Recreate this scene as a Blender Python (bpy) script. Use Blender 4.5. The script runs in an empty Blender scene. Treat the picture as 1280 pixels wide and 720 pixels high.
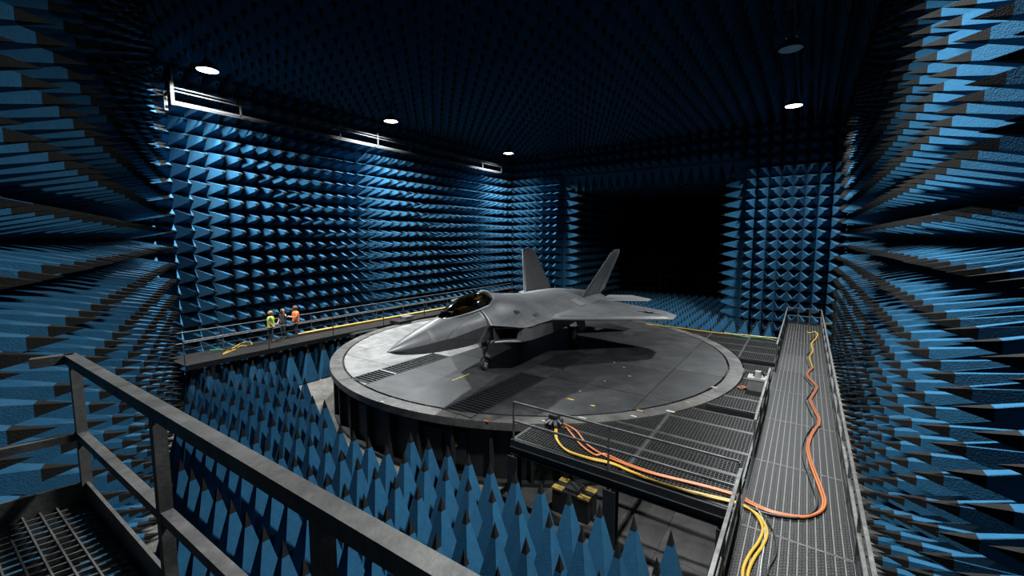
import bpy, bmesh, math, random
from mathutils import Vector, Matrix

# ------------------------------------------------------------------ camera, world, exposure
scene = bpy.context.scene
COL = scene.collection
random.seed(7)
CAM_H = 5.7
FPX, CXP, CYP = 530.0, 640.0, 350.0
PITCH, YAW = 0.0968, 0.6063
cam_data = bpy.data.cameras.new('camera')
cam_data.sensor_width = 36.0
cam_data.lens = FPX / 1280.0 * 36.0
cam_data.shift_y = -10.0 / 1280.0
cam_data.clip_start = 0.05
cam_data.clip_end = 300
cam = bpy.data.objects.new('camera', cam_data)
COL.objects.link(cam)
cam.location = (0, 0, CAM_H)
cam.rotation_euler = (math.pi / 2 - PITCH, 0, YAW)
scene.camera = cam

world = bpy.data.worlds.new('world')
scene.world = world
world.use_nodes = True
world.node_tree.nodes['Background'].inputs[0].default_value = (0.02, 0.03, 0.045, 1)
world.node_tree.nodes['Background'].inputs[1].default_value = 0.0
scene.view_settings.view_transform = 'Standard'
scene.view_settings.look = 'None'
scene.view_settings.gamma = 1.0
scene.view_settings.use_curve_mapping = False
scene.view_settings.exposure = 0.0
LAMP_W = 4500.0

# ------------------------------------------------------------------ projection helpers (only to rank pieces by size in view)
_fw = Vector((-math.sin(YAW) * math.cos(PITCH), math.cos(YAW) * math.cos(PITCH), -math.sin(PITCH)))
_rt = Vector((math.cos(YAW), math.sin(YAW), 0))
_up = _rt.cross(_fw)
CAMP = Vector((0, 0, CAM_H))
def view_px(p):
    d = Vector(p) - CAMP
    w = d.dot(_fw)
    if w < 0.2: return None
    return (CXP + FPX * d.dot(_rt) / w, CYP - FPX * d.dot(_up) / w, w)
def ground(px, py, z=0.0):
    r = _rt * ((px - CXP) / FPX) - _up * ((py - CYP) / FPX) + _fw
    k = (z - CAM_H) / r.z
    return (CAMP + r * k)

# ------------------------------------------------------------------ materials
MATS = {}
def mat(name, col, rough=0.6, metal=0.0, var=0.25, scale=3.0, bump=0.0, bscale=60.0, rnd=0.0, spec=0.5, emit=None, estr=0.0):
    m = bpy.data.materials.new(name)
    m.use_nodes = True
    nt = m.node_tree; N = nt.nodes; L = nt.links
    b = N['Principled BSDF']
    b.inputs['Roughness'].default_value = rough
    b.inputs['Metallic'].default_value = metal
    b.inputs['Specular IOR Level'].default_value = spec
    tc = N.new('ShaderNodeTexCoord')
    no = N.new('ShaderNodeTexNoise'); no.inputs['Scale'].default_value = scale; no.inputs['Detail'].default_value = 6
    no.inputs['Roughness'].default_value = 0.65
    L.new(tc.outputs['Object'], no.inputs['Vector'])
    ramp = N.new('ShaderNodeMapRange')
    ramp.inputs['From Min'].default_value = 0.3; ramp.inputs['From Max'].default_value = 0.7
    ramp.inputs['To Min'].default_value = 1 - var; ramp.inputs['To Max'].default_value = 1 + var
    L.new(no.outputs['Fac'], ramp.inputs['Value'])
    fac = ramp.outputs['Result']
    if rnd:
        oi = N.new('ShaderNodeObjectInfo')
        r2 = N.new('ShaderNodeMapRange'); r2.inputs['To Min'].default_value = 1 - rnd; r2.inputs['To Max'].default_value = 1 + rnd
        L.new(oi.outputs['Random'], r2.inputs['Value'])
        mu = N.new('ShaderNodeMath'); mu.operation = 'MULTIPLY'
        L.new(fac, mu.inputs[0]); L.new(r2.outputs['Result'], mu.inputs[1])
        fac = mu.outputs[0]
    vm = N.new('ShaderNodeVectorMath'); vm.operation = 'SCALE'
    vm.inputs[0].default_value = col[:3]
    L.new(fac, vm.inputs['Scale'])
    L.new(vm.outputs['Vector'], b.inputs['Base Color'])
    if bump:
        n2 = N.new('ShaderNodeTexNoise'); n2.inputs['Scale'].default_value = bscale; n2.inputs['Detail'].default_value = 3
        L.new(tc.outputs['Object'], n2.inputs['Vector'])
        bp = N.new('ShaderNodeBump'); bp.inputs['Strength'].default_value = bump; bp.inputs['Distance'].default_value = 0.02
        L.new(n2.outputs['Fac'], bp.inputs['Height']); L.new(bp.outputs['Normal'], b.inputs['Normal'])
    if emit:
        b.inputs['Emission Color'].default_value = (*emit, 1)
        b.inputs['Emission Strength'].default_value = estr
    MATS[name] = m
    return m

mat('absorber_blue', (0.0102, 0.0565, 0.1090), 0.9, 0, 0.16, 5.0, 0.35, 45, 0.10, spec=0.12)
mat('absorber_tip', (0.0066, 0.0064, 0.0062), 0.9, 0, 0.25, 9.0, 0.3, 60, 0.15, spec=0.12)
mat('wall_back_panel', (0.006, 0.014, 0.026), 0.9)
mat('floor_slab', (0.0715, 0.0644, 0.0543), 0.7, 0, 0.35, 0.9, 0.15, 20)
mat('floor_tile', (0.0279, 0.0260, 0.0233), 0.6, 0, 0.4, 2.0, 0.15, 25, 0.12)
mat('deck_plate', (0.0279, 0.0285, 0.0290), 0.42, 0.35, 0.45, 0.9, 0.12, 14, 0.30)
mat('deck_plate_lit', (0.1490, 0.1469, 0.1404), 0.5, 0.2, 0.35, 1.1, 0.12, 14, 0.12)  # lamp light on the left plates, painted in as a paler colour
mat('rim_metal', (0.0632, 0.0594, 0.0541), 0.5, 0.35, 0.45, 1.6, 0.1, 16, 0.12)
mat('black_steel', (0.0088, 0.0094, 0.0099), 0.55, 0.3, 0.4, 3)
mat('drum_steel', (0.0060, 0.0064, 0.0067), 0.5, 0.3, 0.5, 2)
mat('grey_steel', (0.0619, 0.0619, 0.0599), 0.42, 0.75, 0.35, 4, 0.05, 30)
mat('rail_steel', (0.1158, 0.1137, 0.1092), 0.45, 0.7, 0.3, 5, 0.05, 40)
mat('track_steel', (0.012, 0.012, 0.0115), 0.6, 0.2, 0.4, 3)
mat('plank_edge', (0.10, 0.098, 0.092), 0.5, 0.4, 0.3, 4)
mat('near_rail', (0.0759, 0.0729, 0.0684), 0.5, 0.4, 0.35, 6, 0.06, 40)
mat('dark_beam', (0.0099, 0.0116, 0.0132), 0.5, 0.4, 0.3, 3)
mat('grating_steel', (0.0281, 0.0281, 0.0271), 0.45, 0.6, 0.3, 6)
mat('jet_grey', (0.1004, 0.1011, 0.1051), 0.36, 0.4, 0.24, 0.7, 0.0)
mat('jet_edge', (0.1306, 0.1320, 0.1341), 0.42, 0.3, 0.1, 1.0)
mat('jet_fin', (0.0475, 0.0481, 0.0500), 0.45, 0.3, 0.12, 1.2)
mat('jet_dark', (0.0165, 0.0154, 0.0138), 0.5, 0.2, 0.2, 2)
mat('jet_patch', (0.1100, 0.1100, 0.1073), 0.5, 0.2, 0.15, 3)
mat('duct_black', (0.006, 0.006, 0.007), 0.8)
mat('tyre', (0.012, 0.012, 0.012), 0.8)
mat('white_paint', (0.2090, 0.2090, 0.1980), 0.5, 0, 0.2, 5)
mat('yellow_cable', (0.2660, 0.1544, 0.0129), 0.42, 0, 0.12, 4)
mat('orange_cable', (0.2455, 0.0673, 0.0158), 0.42, 0, 0.12, 4)
mat('black_cable', (0.012, 0.012, 0.012), 0.5)
mat('green_cable', (0.03, 0.16, 0.04), 0.5)
mat('yellow_paint', (0.2269, 0.1485, 0.0248), 0.6, 0, 0.4, 6)
mat('lamp_housing', (0.0550, 0.0550, 0.0550), 0.4, 0.5)
mat('lamp_lens_off', (0.25, 0.32, 0.36), 0.25, 0.0, 0.3, 8)
mat('lamp_lens_on', (0.9, 0.9, 0.9), 0.3, 0, 0.0, 1, emit=(0.93, 0.98, 1.0), estr=14.0)
mat('lamp_chrome', (0.7, 0.7, 0.68), 0.2, 0.9)
mat('vest_lime', (0.2475, 0.3410, 0.0110), 0.8, 0, 0.1, 12, emit=None)
mat('vest_orange', (0.4400, 0.0935, 0.0165), 0.8, 0, 0.1, 12)
mat('skin', (0.2530, 0.1375, 0.0935), 0.6, 0, 0.08, 12)
mat('hair_fair', (0.1210, 0.0770, 0.0385), 0.7)
mat('hair_dark', (0.04, 0.025, 0.018), 0.7)
mat('cloth_dark', (0.0099, 0.0121, 0.0176), 0.9)
mat('cloth_denim', (0.0110, 0.0176, 0.0303), 0.9)
mat('cloth_maroon', (0.0550, 0.0138, 0.0121), 0.9)
mat('shoe_red', (0.1540, 0.0495, 0.0330), 0.7)
mat('box_grey', (0.1100, 0.1100, 0.1073), 0.5, 0.2, 0.2, 5)

# perforated plank: procedural holes give fine relief
def grime(name, lo=0.45, sc=0.7, fine=0.2, stretch=(1, 1, 1)):
    nt = MATS[name].node_tree; N = nt.nodes; L = nt.links; b = N['Principled BSDF']
    tc = N.new('ShaderNodeTexCoord'); mp = N.new('ShaderNodeMapping'); mp.inputs['Scale'].default_value = stretch
    L.new(tc.outputs['Object'], mp.inputs['Vector'])
    n1 = N.new('ShaderNodeTexNoise'); n1.inputs['Scale'].default_value = sc; n1.inputs['Detail'].default_value = 9; n1.inputs['Roughness'].default_value = 0.72; n1.inputs['Distortion'].default_value = 0.6
    L.new(mp.outputs['Vector'], n1.inputs['Vector'])
    m1 = N.new('ShaderNodeMapRange'); m1.inputs['From Min'].default_value = 0.38; m1.inputs['From Max'].default_value = 0.60; m1.inputs['To Min'].default_value = lo; m1.inputs['To Max'].default_value = 1.1
    L.new(n1.outputs['Fac'], m1.inputs['Value'])
    n2 = N.new('ShaderNodeTexNoise'); n2.inputs['Scale'].default_value = 22; n2.inputs['Detail'].default_value = 5; n2.inputs['Roughness'].default_value = 0.8
    L.new(mp.outputs['Vector'], n2.inputs['Vector'])
    m2 = N.new('ShaderNodeMapRange'); m2.inputs['From Min'].default_value = 0.3; m2.inputs['From Max'].default_value = 0.7; m2.inputs['To Min'].default_value = 1 - fine; m2.inputs['To Max'].default_value = 1 + fine
    L.new(n2.outputs['Fac'], m2.inputs['Value'])
    mu = N.new('ShaderNodeMath'); mu.operation = 'MULTIPLY'; L.new(m1.outputs['Result'], mu.inputs[0]); L.new(m2.outputs['Result'], mu.inputs[1])
    src = b.inputs['Base Color'].links[0].from_socket
    vm = N.new('ShaderNodeVectorMath'); vm.operation = 'SCALE'; L.new(src, vm.inputs[0]); L.new(mu.outputs[0], vm.inputs['Scale']); L.new(vm.outputs['Vector'], b.inputs['Base Color'])
    mr = N.new('ShaderNodeMapRange'); r0 = b.inputs['Roughness'].default_value
    mr.inputs['To Min'].default_value = min(1, r0 + .22); mr.inputs['To Max'].default_value = max(.2, r0 - .1)
    L.new(n1.outputs['Fac'], mr.inputs['Value']); L.new(mr.outputs['Result'], b.inputs['Roughness'])
def panelled(name, w, h, dark=0.72, vary=0.12):
    nt = MATS[name].node_tree; N = nt.nodes; L = nt.links; b = N['Principled BSDF']
    tc = N.new('ShaderNodeTexCoord'); br = N.new('ShaderNodeTexBrick')
    br.inputs['Scale'].default_value = 1.0; br.inputs['Brick Width'].default_value = w; br.inputs['Row Height'].default_value = h
    br.inputs['Mortar Size'].default_value = 0.012; br.inputs['Mortar Smooth'].default_value = 0.3
    br.inputs['Color1'].default_value = (1 - vary,) * 3 + (1,); br.inputs['Color2'].default_value = (1 + vary,) * 3 + (1,); br.inputs['Mortar'].default_value = (dark,) * 3 + (1,)
    L.new(tc.outputs['Object'], br.inputs['Vector'])
    src = b.inputs['Base Color'].links[0].from_socket
    vm = N.new('ShaderNodeVectorMath'); vm.operation = 'MULTIPLY'; L.new(src, vm.inputs[0]); L.new(br.outputs['Color'], vm.inputs[1]); L.new(vm.outputs['Vector'], b.inputs['Base Color'])
grime('deck_plate', .42, .55, .22); grime('deck_plate_lit', .55, .5, .18); grime('rim_metal', .45, .8, .25); grime('floor_slab', .5, .6, .2); grime('floor_tile', .45, .9, .25)
grime('near_rail', .6, 3.0, .15); grime('jet_grey', .82, .5, .04); grime('drum_steel', .5, 1, .2); grime('dark_beam', .6, 1.2, .15); grime('rail_steel', .6, 2.0, .15); grime('floor_slab', .6, 2.5, .2)
panelled('jet_grey', 1.9, 0.62, 0.70, 0.07); panelled('jet_fin', 1.4, 0.8, 0.75, 0.05)
def perforated(name, col):
    m = mat(name, col, 0.5, 0.5, 0.3, 3.0, rnd=0.18)
    nt = m.node_tree; N = nt.nodes; L = nt.links; b = N['Principled BSDF']
    tc = N.new('ShaderNodeTexCoord')
    sep = N.new('ShaderNodeSeparateXYZ'); L.new(tc.outputs['Object'], sep.inputs[0])
    def wave(sock, k, ph=0.0):
        a = N.new('ShaderNodeMath'); a.operation = 'MULTIPLY_ADD'; L.new(sock, a.inputs[0]); a.inputs[1].default_value = k; a.inputs[2].default_value = ph
        s = N.new('ShaderNodeMath'); s.operation = 'SINE'; L.new(a.outputs[0], s.inputs[0]); return s.outputs[0]
    w1 = wave(sep.outputs['X'], 2 * math.pi / 0.10); w2 = wave(sep.outputs['Y'], 2 * math.pi / 0.085)
    mu = N.new('ShaderNodeMath'); mu.operation = 'MULTIPLY'; L.new(w1, mu.inputs[0]); L.new(w2, mu.inputs[1])
    mr = N.new('ShaderNodeMapRange'); mr.inputs['From Min'].default_value = 0.0; mr.inputs['From Max'].default_value = 0.4
    mr.inputs['To Min'].default_value = 0.04; mr.inputs['To Max'].default_value = 1.0
    L.new(mu.outputs[0], mr.inputs['Value'])
    src = b.inputs['Base Color'].links[0].from_socket
    vm = N.new('ShaderNodeVectorMath'); vm.operation = 'SCALE'
    L.new(src, vm.inputs[0]); L.new(mr.outputs['Result'], vm.inputs['Scale']); L.new(vm.outputs['Vector'], b.inputs['Base Color'])
    bp = N.new('ShaderNodeBump'); bp.inputs['Strength'].default_value = 0.6; bp.inputs['Distance'].default_value = 0.01
    L.new(mr.outputs['Result'], bp.inputs['Height']); L.new(bp.outputs['Normal'], b.inputs['Normal'])
    return m
perforated('walk_tread', (0.019, 0.018, 0.0165))
perforated('walk_tread_lit', (0.055, 0.053, 0.05))  # same tread, lighter: a spot of lamp light painted into the colour

def canopy_glass():
    m = bpy.data.materials.new('canopy_glass'); m.use_nodes = True
    nt = m.node_tree; N = nt.nodes; L = nt.links
    N.remove(N['Principled BSDF'])
    out = N['Material Output']
    tr = N.new('ShaderNodeBsdfTransparent'); tr.inputs[0].default_value = (0.20, 0.17, 0.10, 1)
    gl = N.new('ShaderNodeBsdfGlossy'); gl.inputs['Roughness'].default_value = 0.06; gl.inputs['Color'].default_value = (0.9, 0.85, 0.7, 1)
    fr = N.new('ShaderNodeFresnel'); fr.inputs['IOR'].default_value = 1.6
    mx = N.new('ShaderNodeMixShader')
    L.new(fr.outputs[0], mx.inputs[0]); L.new(tr.outputs[0], mx.inputs[1]); L.new(gl.outputs[0], mx.inputs[2])
    L.new(mx.outputs[0], out.inputs['Surface'])
    MATS['canopy_glass'] = m
canopy_glass()

# ------------------------------------------------------------------ mesh builder
class MB:
    def __init__(self): self.v = []; self.f = []; self.mi = []
    def add(self, vs, fs, mi=0):
        o = len(self.v); self.v += [tuple(p) for p in vs]
        self.f += [tuple(i + o for i in q) for q in fs]; self.mi += [mi] * len(fs)
    def box(self, x0, x1, y0, y1, z0, z1, mi=0):
        vs = [(x, y, z) for z in (z0, z1) for y in (y0, y1) for x in (x0, x1)]
        self.add(vs, [(0, 2, 3, 1), (4, 5, 7, 6), (0, 1, 5, 4), (2, 6, 7, 3), (0, 4, 6, 2), (1, 3, 7, 5)], mi)
    def bar(self, a, b, w, h, mi=0, up=(0, 0, 1)):       # rectangular bar from a to b, w wide, h high
        a = Vector(a); b = Vector(b); d = (b - a).normalized(); u = Vector(up)
        if abs(d.dot(u)) > 0.98: u = Vector((0, 1, 0))
        s = d.cross(u).normalized() * (w / 2); t = s.cross(d).normalized() * (h / 2)
        vs = [p + i * s + j * t for p in (a, b) for i, j in ((-1, -1), (1, -1), (1, 1), (-1, 1))]
        self.add(vs, [(3, 2, 1, 0), (4, 5, 6, 7), (0, 1, 5, 4), (1, 2, 6, 5), (2, 3, 7, 6), (3, 0, 4, 7)], mi)
    def tube(self, pts, r, n=8, mi=0, closed=False):
        pts = [Vector(p) for p in pts]; m = len(pts); rings = []
        up = Vector((0, 0, 1))
        for i, p in enumerate(pts):
            d = (pts[min(i + 1, m - 1)] - pts[max(i - 1, 0)])
            d = d.normalized() if d.length > 1e-9 else Vector((1, 0, 0))
            u = up if abs(d.dot(up)) < 0.95 else Vector((0, 1, 0))
            s = d.cross(u).normalized(); t = s.cross(d)
            rr = r[i] if isinstance(r, (list, tuple)) else r
            rings.append([p + rr * (math.cos(2 * math.pi * k / n) * s + math.sin(2 * math.pi * k / n) * t) for k in range(n)])
        vs = [q for g in rings for q in g]; fs = []
        for i in range(m - 1):
            for k in range(n):
                fs.append((i * n + k, i * n + (k + 1) % n, (i + 1) * n + (k + 1) % n, (i + 1) * n + k))
        fs.append(tuple(range(n))[::-1]); fs.append(tuple((m - 1) * n + k for k in range(n)))
        self.add(vs, fs, mi)
    def lathe(self, prof, c=(0, 0, 0), n=24, mi=0, axis='z'):
        vs = []; fs = []; m = len(prof)
        for k in range(n):
            a = 2 * math.pi * k / n
            for r, h in prof:
                if axis == 'z': vs.append((c[0] + r * math.cos(a), c[1] + r * math.sin(a), c[2] + h))
                else: vs.append((c[0] + r * math.cos(a), c[1] + h, c[2] + r * math.sin(a)))
        for k in range(n):
            for i in range(m - 1):
                fs.append((k * m + i, ((k + 1) % n) * m + i, ((k + 1) % n) * m + i + 1, k * m + i + 1))
        self.add(vs, fs, mi)
    def prism(self, poly, z0, z1, mi=0):
        n = len(poly)
        vs = [(p[0], p[1], z0) for p in poly] + [(p[0], p[1], z1) for p in poly]
        self.add(vs, [tuple(range(n))[::-1], tuple(range(n, 2 * n))] + [(i, (i + 1) % n, n + (i + 1) % n, n + i) for i in range(n)], mi)
    def mesh(self, name, mats, base=(0, 0, 0), smooth=None, flipy=False):
        me = bpy.data.meshes.new(name)
        s = -1 if flipy else 1
        me.from_pydata([(p[0] - base[0], s * (p[1] - base[1]), p[2] - base[2]) for p in self.v], [], self.f)
        for k in ([mats] if isinstance(mats, str) else mats): me.materials.append(MATS[k])
        me.polygons.foreach_set('material_index', self.mi)
        bm = bmesh.new(); bm.from_mesh(me)
        bmesh.ops.remove_doubles(bm, verts=bm.verts, dist=1e-5)
        bmesh.ops.recalc_face_normals(bm, faces=bm.faces)
        bm.to_mesh(me); bm.free()
        if smooth is not None:
            me.polygons.foreach_set('use_smooth', [True] * len(me.polygons))
            me.set_sharp_from_angle(angle=math.radians(smooth))
        me.update()
        return me

def link(name, me, parent=None):
    o = bpy.data.objects.new(name, me); COL.objects.link(o)
    if parent: o.parent = parent
    return o
def tag(o, label=None, cat=None, group=None, kind=None):
    if label: o['label'] = label
    if cat: o['category'] = cat
    if group: o['group'] = group
    if kind: o['kind'] = kind
    return o
class Thing:
    def __init__(self, name, label, cat, base=(0, 0, 0), group=None, kind=None):
        self.base = Vector(base)
        self.o = link(name, None); self.o.location = base; self.o.empty_display_size = 0.2
        tag(self.o, label, cat, group, kind)
    def part(self, name, mb, mats, parent=None, smooth=None, label=None, kind=None):
        o = link(name, mb.mesh(name, mats, self.base, smooth), parent or self.o)
        tag(o, label, kind=kind)
        return o

def spline(pts, sub=6):
    pts = [Vector(p) for p in pts]; out = []
    for i in range(len(pts) - 1):
        p0 = pts[max(i - 1, 0)]; p1 = pts[i]; p2 = pts[i + 1]; p3 = pts[min(i + 2, len(pts) - 1)]
        for k in range(sub):
            t = k / sub
            out.append(0.5 * ((2 * p1) + (p2 - p0) * t + (2 * p0 - 5 * p1 + 4 * p2 - p3) * t * t + (3 * p1 - p0 - 3 * p2 + p3) * t ** 3))
    out.append(pts[-1])
    return out

# ------------------------------------------------------------------ room dimensions
PW = 0.785                      # pitch of the absorber pyramids
LW = 1.75                        # length of wall and ceiling pyramids
XL, YB, XR = -27.0, 38.0, 3.25   # wall base planes
ZF, ZC = -2.18, 15.32            # floor, ceiling
ZROW = 4.88                     # a joint between rows
AX0, AX1, AZ1, AY1 = -20.1, -4.2, 11.75, 52.0   # alcove opening in the back wall
TT = Vector((-12.12, 19.38, 0)); TR = 10.2      # turntable
DIAG_P = Vector((-5.5, 0.46, 0)); DIAG_D = Vector((-0.9385, 0.3452, 0)); DIAG_N = Vector((0.3452, 0.9385, 0))
DIAG_B = DIAG_P - DIAG_N * LW   # a point on the base line of the angled wall

def pyramid_mesh(name, base, length, tipf, seed):
    rng = random.Random(seed); mb = MB(); h = base / 2 - 0.004
    ox, oy = rng.uniform(-.012, .012), rng.uniform(-.012, .012)
    z1 = length * (1 - tipf); s = tipf
    q = [(-1, -1), (1, -1), (1, 1), (-1, 1)]
    vs = [(i * h, j * h, 0) for i, j in q] + [(i * h, j * h, 0.07) for i, j in q]
    hs = h * s
    vs += [(i * hs + ox * .8, j * hs + oy * .8, z1) for i, j in q] + [(ox, oy, length)]
    mb.add(vs, [(0, 1, 5, 4), (1, 2, 6, 5), (2, 3, 7, 6), (3, 0, 4, 7), (4, 5, 9, 8), (5, 6, 10, 9), (6, 7, 11, 10), (7, 4, 8, 11)], 0)
    mb.add([vs[8], vs[9], vs[10], vs[11], vs[12]], [(0, 1, 4), (1, 2, 4), (2, 3, 4), (3, 0, 4)], 1)
    return mb.mesh(name, ['absorber_blue', 'absorber_tip'])
WALL_PYR = [pyramid_mesh('absorber_pyramid', PW, LW, 0.20, k) for k in range(4)]
HF = 1.90
PY = 0.95
FLOOR_PYR = [pyramid_mesh('floor_pyramid', 0.74, HF, 0.18, 20 + k) for k in range(4)]
for m_ in FLOOR_PYR:
    for v_ in m_.vertices: v_.co.y *= 1.08

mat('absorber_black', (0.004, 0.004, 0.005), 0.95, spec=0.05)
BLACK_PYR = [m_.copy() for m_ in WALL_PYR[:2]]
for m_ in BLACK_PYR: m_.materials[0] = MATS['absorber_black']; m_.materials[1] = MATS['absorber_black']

def place_pyramids(parent, cells, n, u, meshes, limit=300, pick=None, turns=(0, 1, 2, 3)):
    """cells: base centres; n: axis; u: in-plane direction. The largest in view become parts, the rest one stuff part."""
    n = Vector(n).normalized(); u = Vector(u).normalized(); w = n.cross(u)
    R = Matrix((u, w, n)).transposed().to_4x4()
    L = max(v.co.z for v in meshes[0].vertices)
    sc = []
    for c in cells:
        c = Vector(c); t = c + n * (L * 0.6)
        p = view_px(t); k = 0
        if p and -25 < p[0] < 1305 and -25 < p[1] < 745:
            k = 1.0 / p[2]
            if pick: k *= pick(c, p)
        sc.append((k, c))
    sc.sort(key=lambda a: -a[0])
    big = [c for k, c in sc[:limit] if k > 0]; rest = [c for k, c in sc[:limit] if k <= 0] + [c for k, c in sc[limit:]]
    for i, c in enumerate(big):
        o = link('absorber_pyramid', meshes[i % len(meshes)], parent)
        J = Matrix.Rotation(random.choice(turns) * math.pi / 2 + random.gauss(0, .006), 4, 'Z') @ Matrix.Rotation(random.gauss(0, .008), 4, 'X')
        o.matrix_local = Matrix.Translation(c) @ R @ J
    if rest:
        mb = MB()
        for i, c in enumerate(rest):
            me = meshes[i % len(meshes)]
            M = Matrix.Translation(c) @ R @ Matrix.Rotation(random.choice(turns) * math.pi / 2, 4, 'Z') @ Matrix.Rotation(random.gauss(0, .006), 4, 'X')
            o = len(mb.v)
            mb.v += [tuple(M @ v.co) for v in me.vertices]
            for pl in me.polygons: mb.f.append(tuple(k + o for k in pl.vertices)); mb.mi.append(pl.material_index)
        me = bpy.data.meshes.new('absorber_field')
        me.from_pydata(mb.v, [], mb.f)
        me.materials.append(meshes[0].materials[0]); me.materials.append(meshes[0].materials[1])
        me.polygons.foreach_set('material_index', mb.mi); me.update()
        tag(link('absorber_field', me, parent), kind='stuff')

def frange(a, b): 
    k = math.ceil((a - 1e-6)); return [i for i in range(k, math.floor(b + 1e-6) + 1)]
ROWS = [ZROW + (k + .5) * PW for k in range(-9, 14) if ZF + .2 < ZROW + (k + .5) * PW < ZC - .2]

def structure(name, mb, m, label, cat):
    o = link(name, mb.mesh(name, m)); tag(o, label, cat, kind='structure'); return o

# left far wall
mb = MB(); mb.box(XL - .3, XL, 3.0, YB + .3, ZF, ZC)
wall_left = structure('wall_left', mb, 'wall_back_panel', 'long wall of blue foam pyramids behind the people on the catwalk', 'wall')
cells = []
y = YB - PW / 2 
while y > 6.4:
    cells += [(XL, y, z) for z in ROWS]; y -= PW
place_pyramids(wall_left, cells, (1, 0, 0), (0, 1, 0), WALL_PYR)

# back wall with the dark alcove opening
mb = MB()
mb.box(XL, AX0, YB, YB + .3, ZF, ZC); mb.box(AX1, XR + .3, YB, YB + .3, ZF, ZC); mb.box(AX0, AX1, YB, YB + .3, AZ1, ZC)
wall_back = structure('wall_back', mb, 'wall_back_panel', 'far wall of blue foam pyramids around the dark alcove', 'wall')
cells = []
x = AX1 + PW / 2
while x < XR - .2:
    cells += [(x, YB, z) for z in ROWS]; x += PW
x = AX0 - PW / 2
while x > XL + .2:
    cells += [(x, YB, z) for z in ROWS]; x -= PW
x = AX0 + .02 + PW / 2
while x < AX1:
    cells += [(x, YB, z) for z in ROWS if z > AZ1 + .1]; x += PW
place_pyramids(wall_back, cells, (0, -1, 0), (1, 0, 0), WALL_PYR)

# alcove
mb = MB(); mb.box(AX0 - .3, AX0, YB + .3, AY1, ZF, AZ1 + .3)
wa = structure('wall_alcove_left', mb, 'wall_back_panel', 'side wall of the dark alcove nearest the catwalk', 'wall')
place_pyramids(wa, [(AX0, YB + .02 + (i + .5) * PW, z) for i in range(16) for z in ROWS if z < AZ1], (1, 0, 0), (0, 1, 0), WALL_PYR)
mb = MB(); mb.box(AX1, AX1 + .3, YB + .3, AY1, ZF, AZ1 + .3)
wa = structure('wall_alcove_right', mb, 'wall_back_panel', 'side wall of the dark alcove nearest the long walkway', 'wall')
place_pyramids(wa, [(AX1, YB + .02 + (i + .5) * PW, z) for i in range(16) for z in ROWS if z < AZ1], (-1, 0, 0), (0, 1, 0), WALL_PYR)
mb = MB(); mb.box(AX0 - .3, AX1 + .3, AY1, AY1 + .3, ZF, AZ1 + .3)
wa = structure('wall_alcove_back', mb, 'wall_back_panel', 'black end wall deep inside the alcove', 'wall')
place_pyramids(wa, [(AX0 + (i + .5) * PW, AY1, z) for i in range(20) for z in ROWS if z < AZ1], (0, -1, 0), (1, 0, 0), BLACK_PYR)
mb = MB(); mb.box(AX0, AX1, YB + .3, AY1, AZ1, AZ1 + .3)
wa = structure('ceiling_alcove', mb, 'wall_back_panel', 'low ceiling of hanging pyramids inside the dark alcove', 'ceiling')
place_pyramids(wa, [(AX0 + .02 + (i + .5) * PW, YB + .02 + (j + .5) * PW, AZ1) for i in range(20) for j in range(16)], (0, 0, -1), (1, 0, 0), WALL_PYR)

# right wall
mb = MB(); mb.box(XR, XR + .3, -6.5, YB + .3, ZF, ZC)
wall_right = structure('wall_right', mb, 'wall_back_panel', 'wall of long blue pyramids with black tips beside the long walkway', 'wall')
cells = []
y = YB - PW / 2
while y > -1.5:
    cells += [(XR, y, z) for z in ROWS]; y -= PW
place_pyramids(wall_right, cells, (-1, 0, 0), (0, 1, 0), WALL_PYR)

# angled wall beside the viewing platform
a = DIAG_B - DIAG_D * 9.0; b = DIAG_B + DIAG_D * 22.6
mb = MB()
mb.prism([(a.x, a.y), (b.x, b.y), (b.x - DIAG_N.x * .3, b.y - DIAG_N.y * .3), (a.x - DIAG_N.x * .3, a.y - DIAG_N.y * .3)], ZF, ZC)
wall_front = structure('wall_front', mb, 'wall_back_panel', 'angled wall of blue pyramids with black tips beside the viewing platform', 'wall')
cells = []
for i in range(-8, 29):
    c = DIAG_B + DIAG_D * ((i + .35) * PW)
    t = c + DIAG_N * LW
    if c.x < XL + 1.1: continue
    cells += [(c.x, c.y, z) for z in ROWS]
place_pyramids(wall_front, cells, DIAG_N, DIAG_D, WALL_PYR)

# ceiling
mb = MB(); mb.box(XL - .3, XR + .3, -6.5, YB + .3, ZC, ZC + .3)
ceiling = structure('ceiling', mb, 'wall_back_panel', 'dark ceiling of hanging foam pyramids above the aircraft', 'ceiling')
LZ = 13.5
LAMPS = [(-23.4, 8.85, 1), (-23.3, 19.4, 1), (-23.0, 32.6, 1), (-1.0, 21.7, 0), (-1.1, 30.8, 1), (-1.3, 8.2, 1)]
cells = []
for i in range(38):
    for j in range(54):
        c = Vector((XL + (i + .5) * PW, YB - (j + .5) * PW, ZC))
        if (c - DIAG_B).dot(DIAG_N) < .5: continue
        if any(abs(c.x - l[0]) < .82 and abs(c.y - l[1]) < .82 for l in LAMPS): continue
        cells.append(c)
place_pyramids(ceiling, cells, (0, 0, -1), (1, 0, 0), WALL_PYR)

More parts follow.
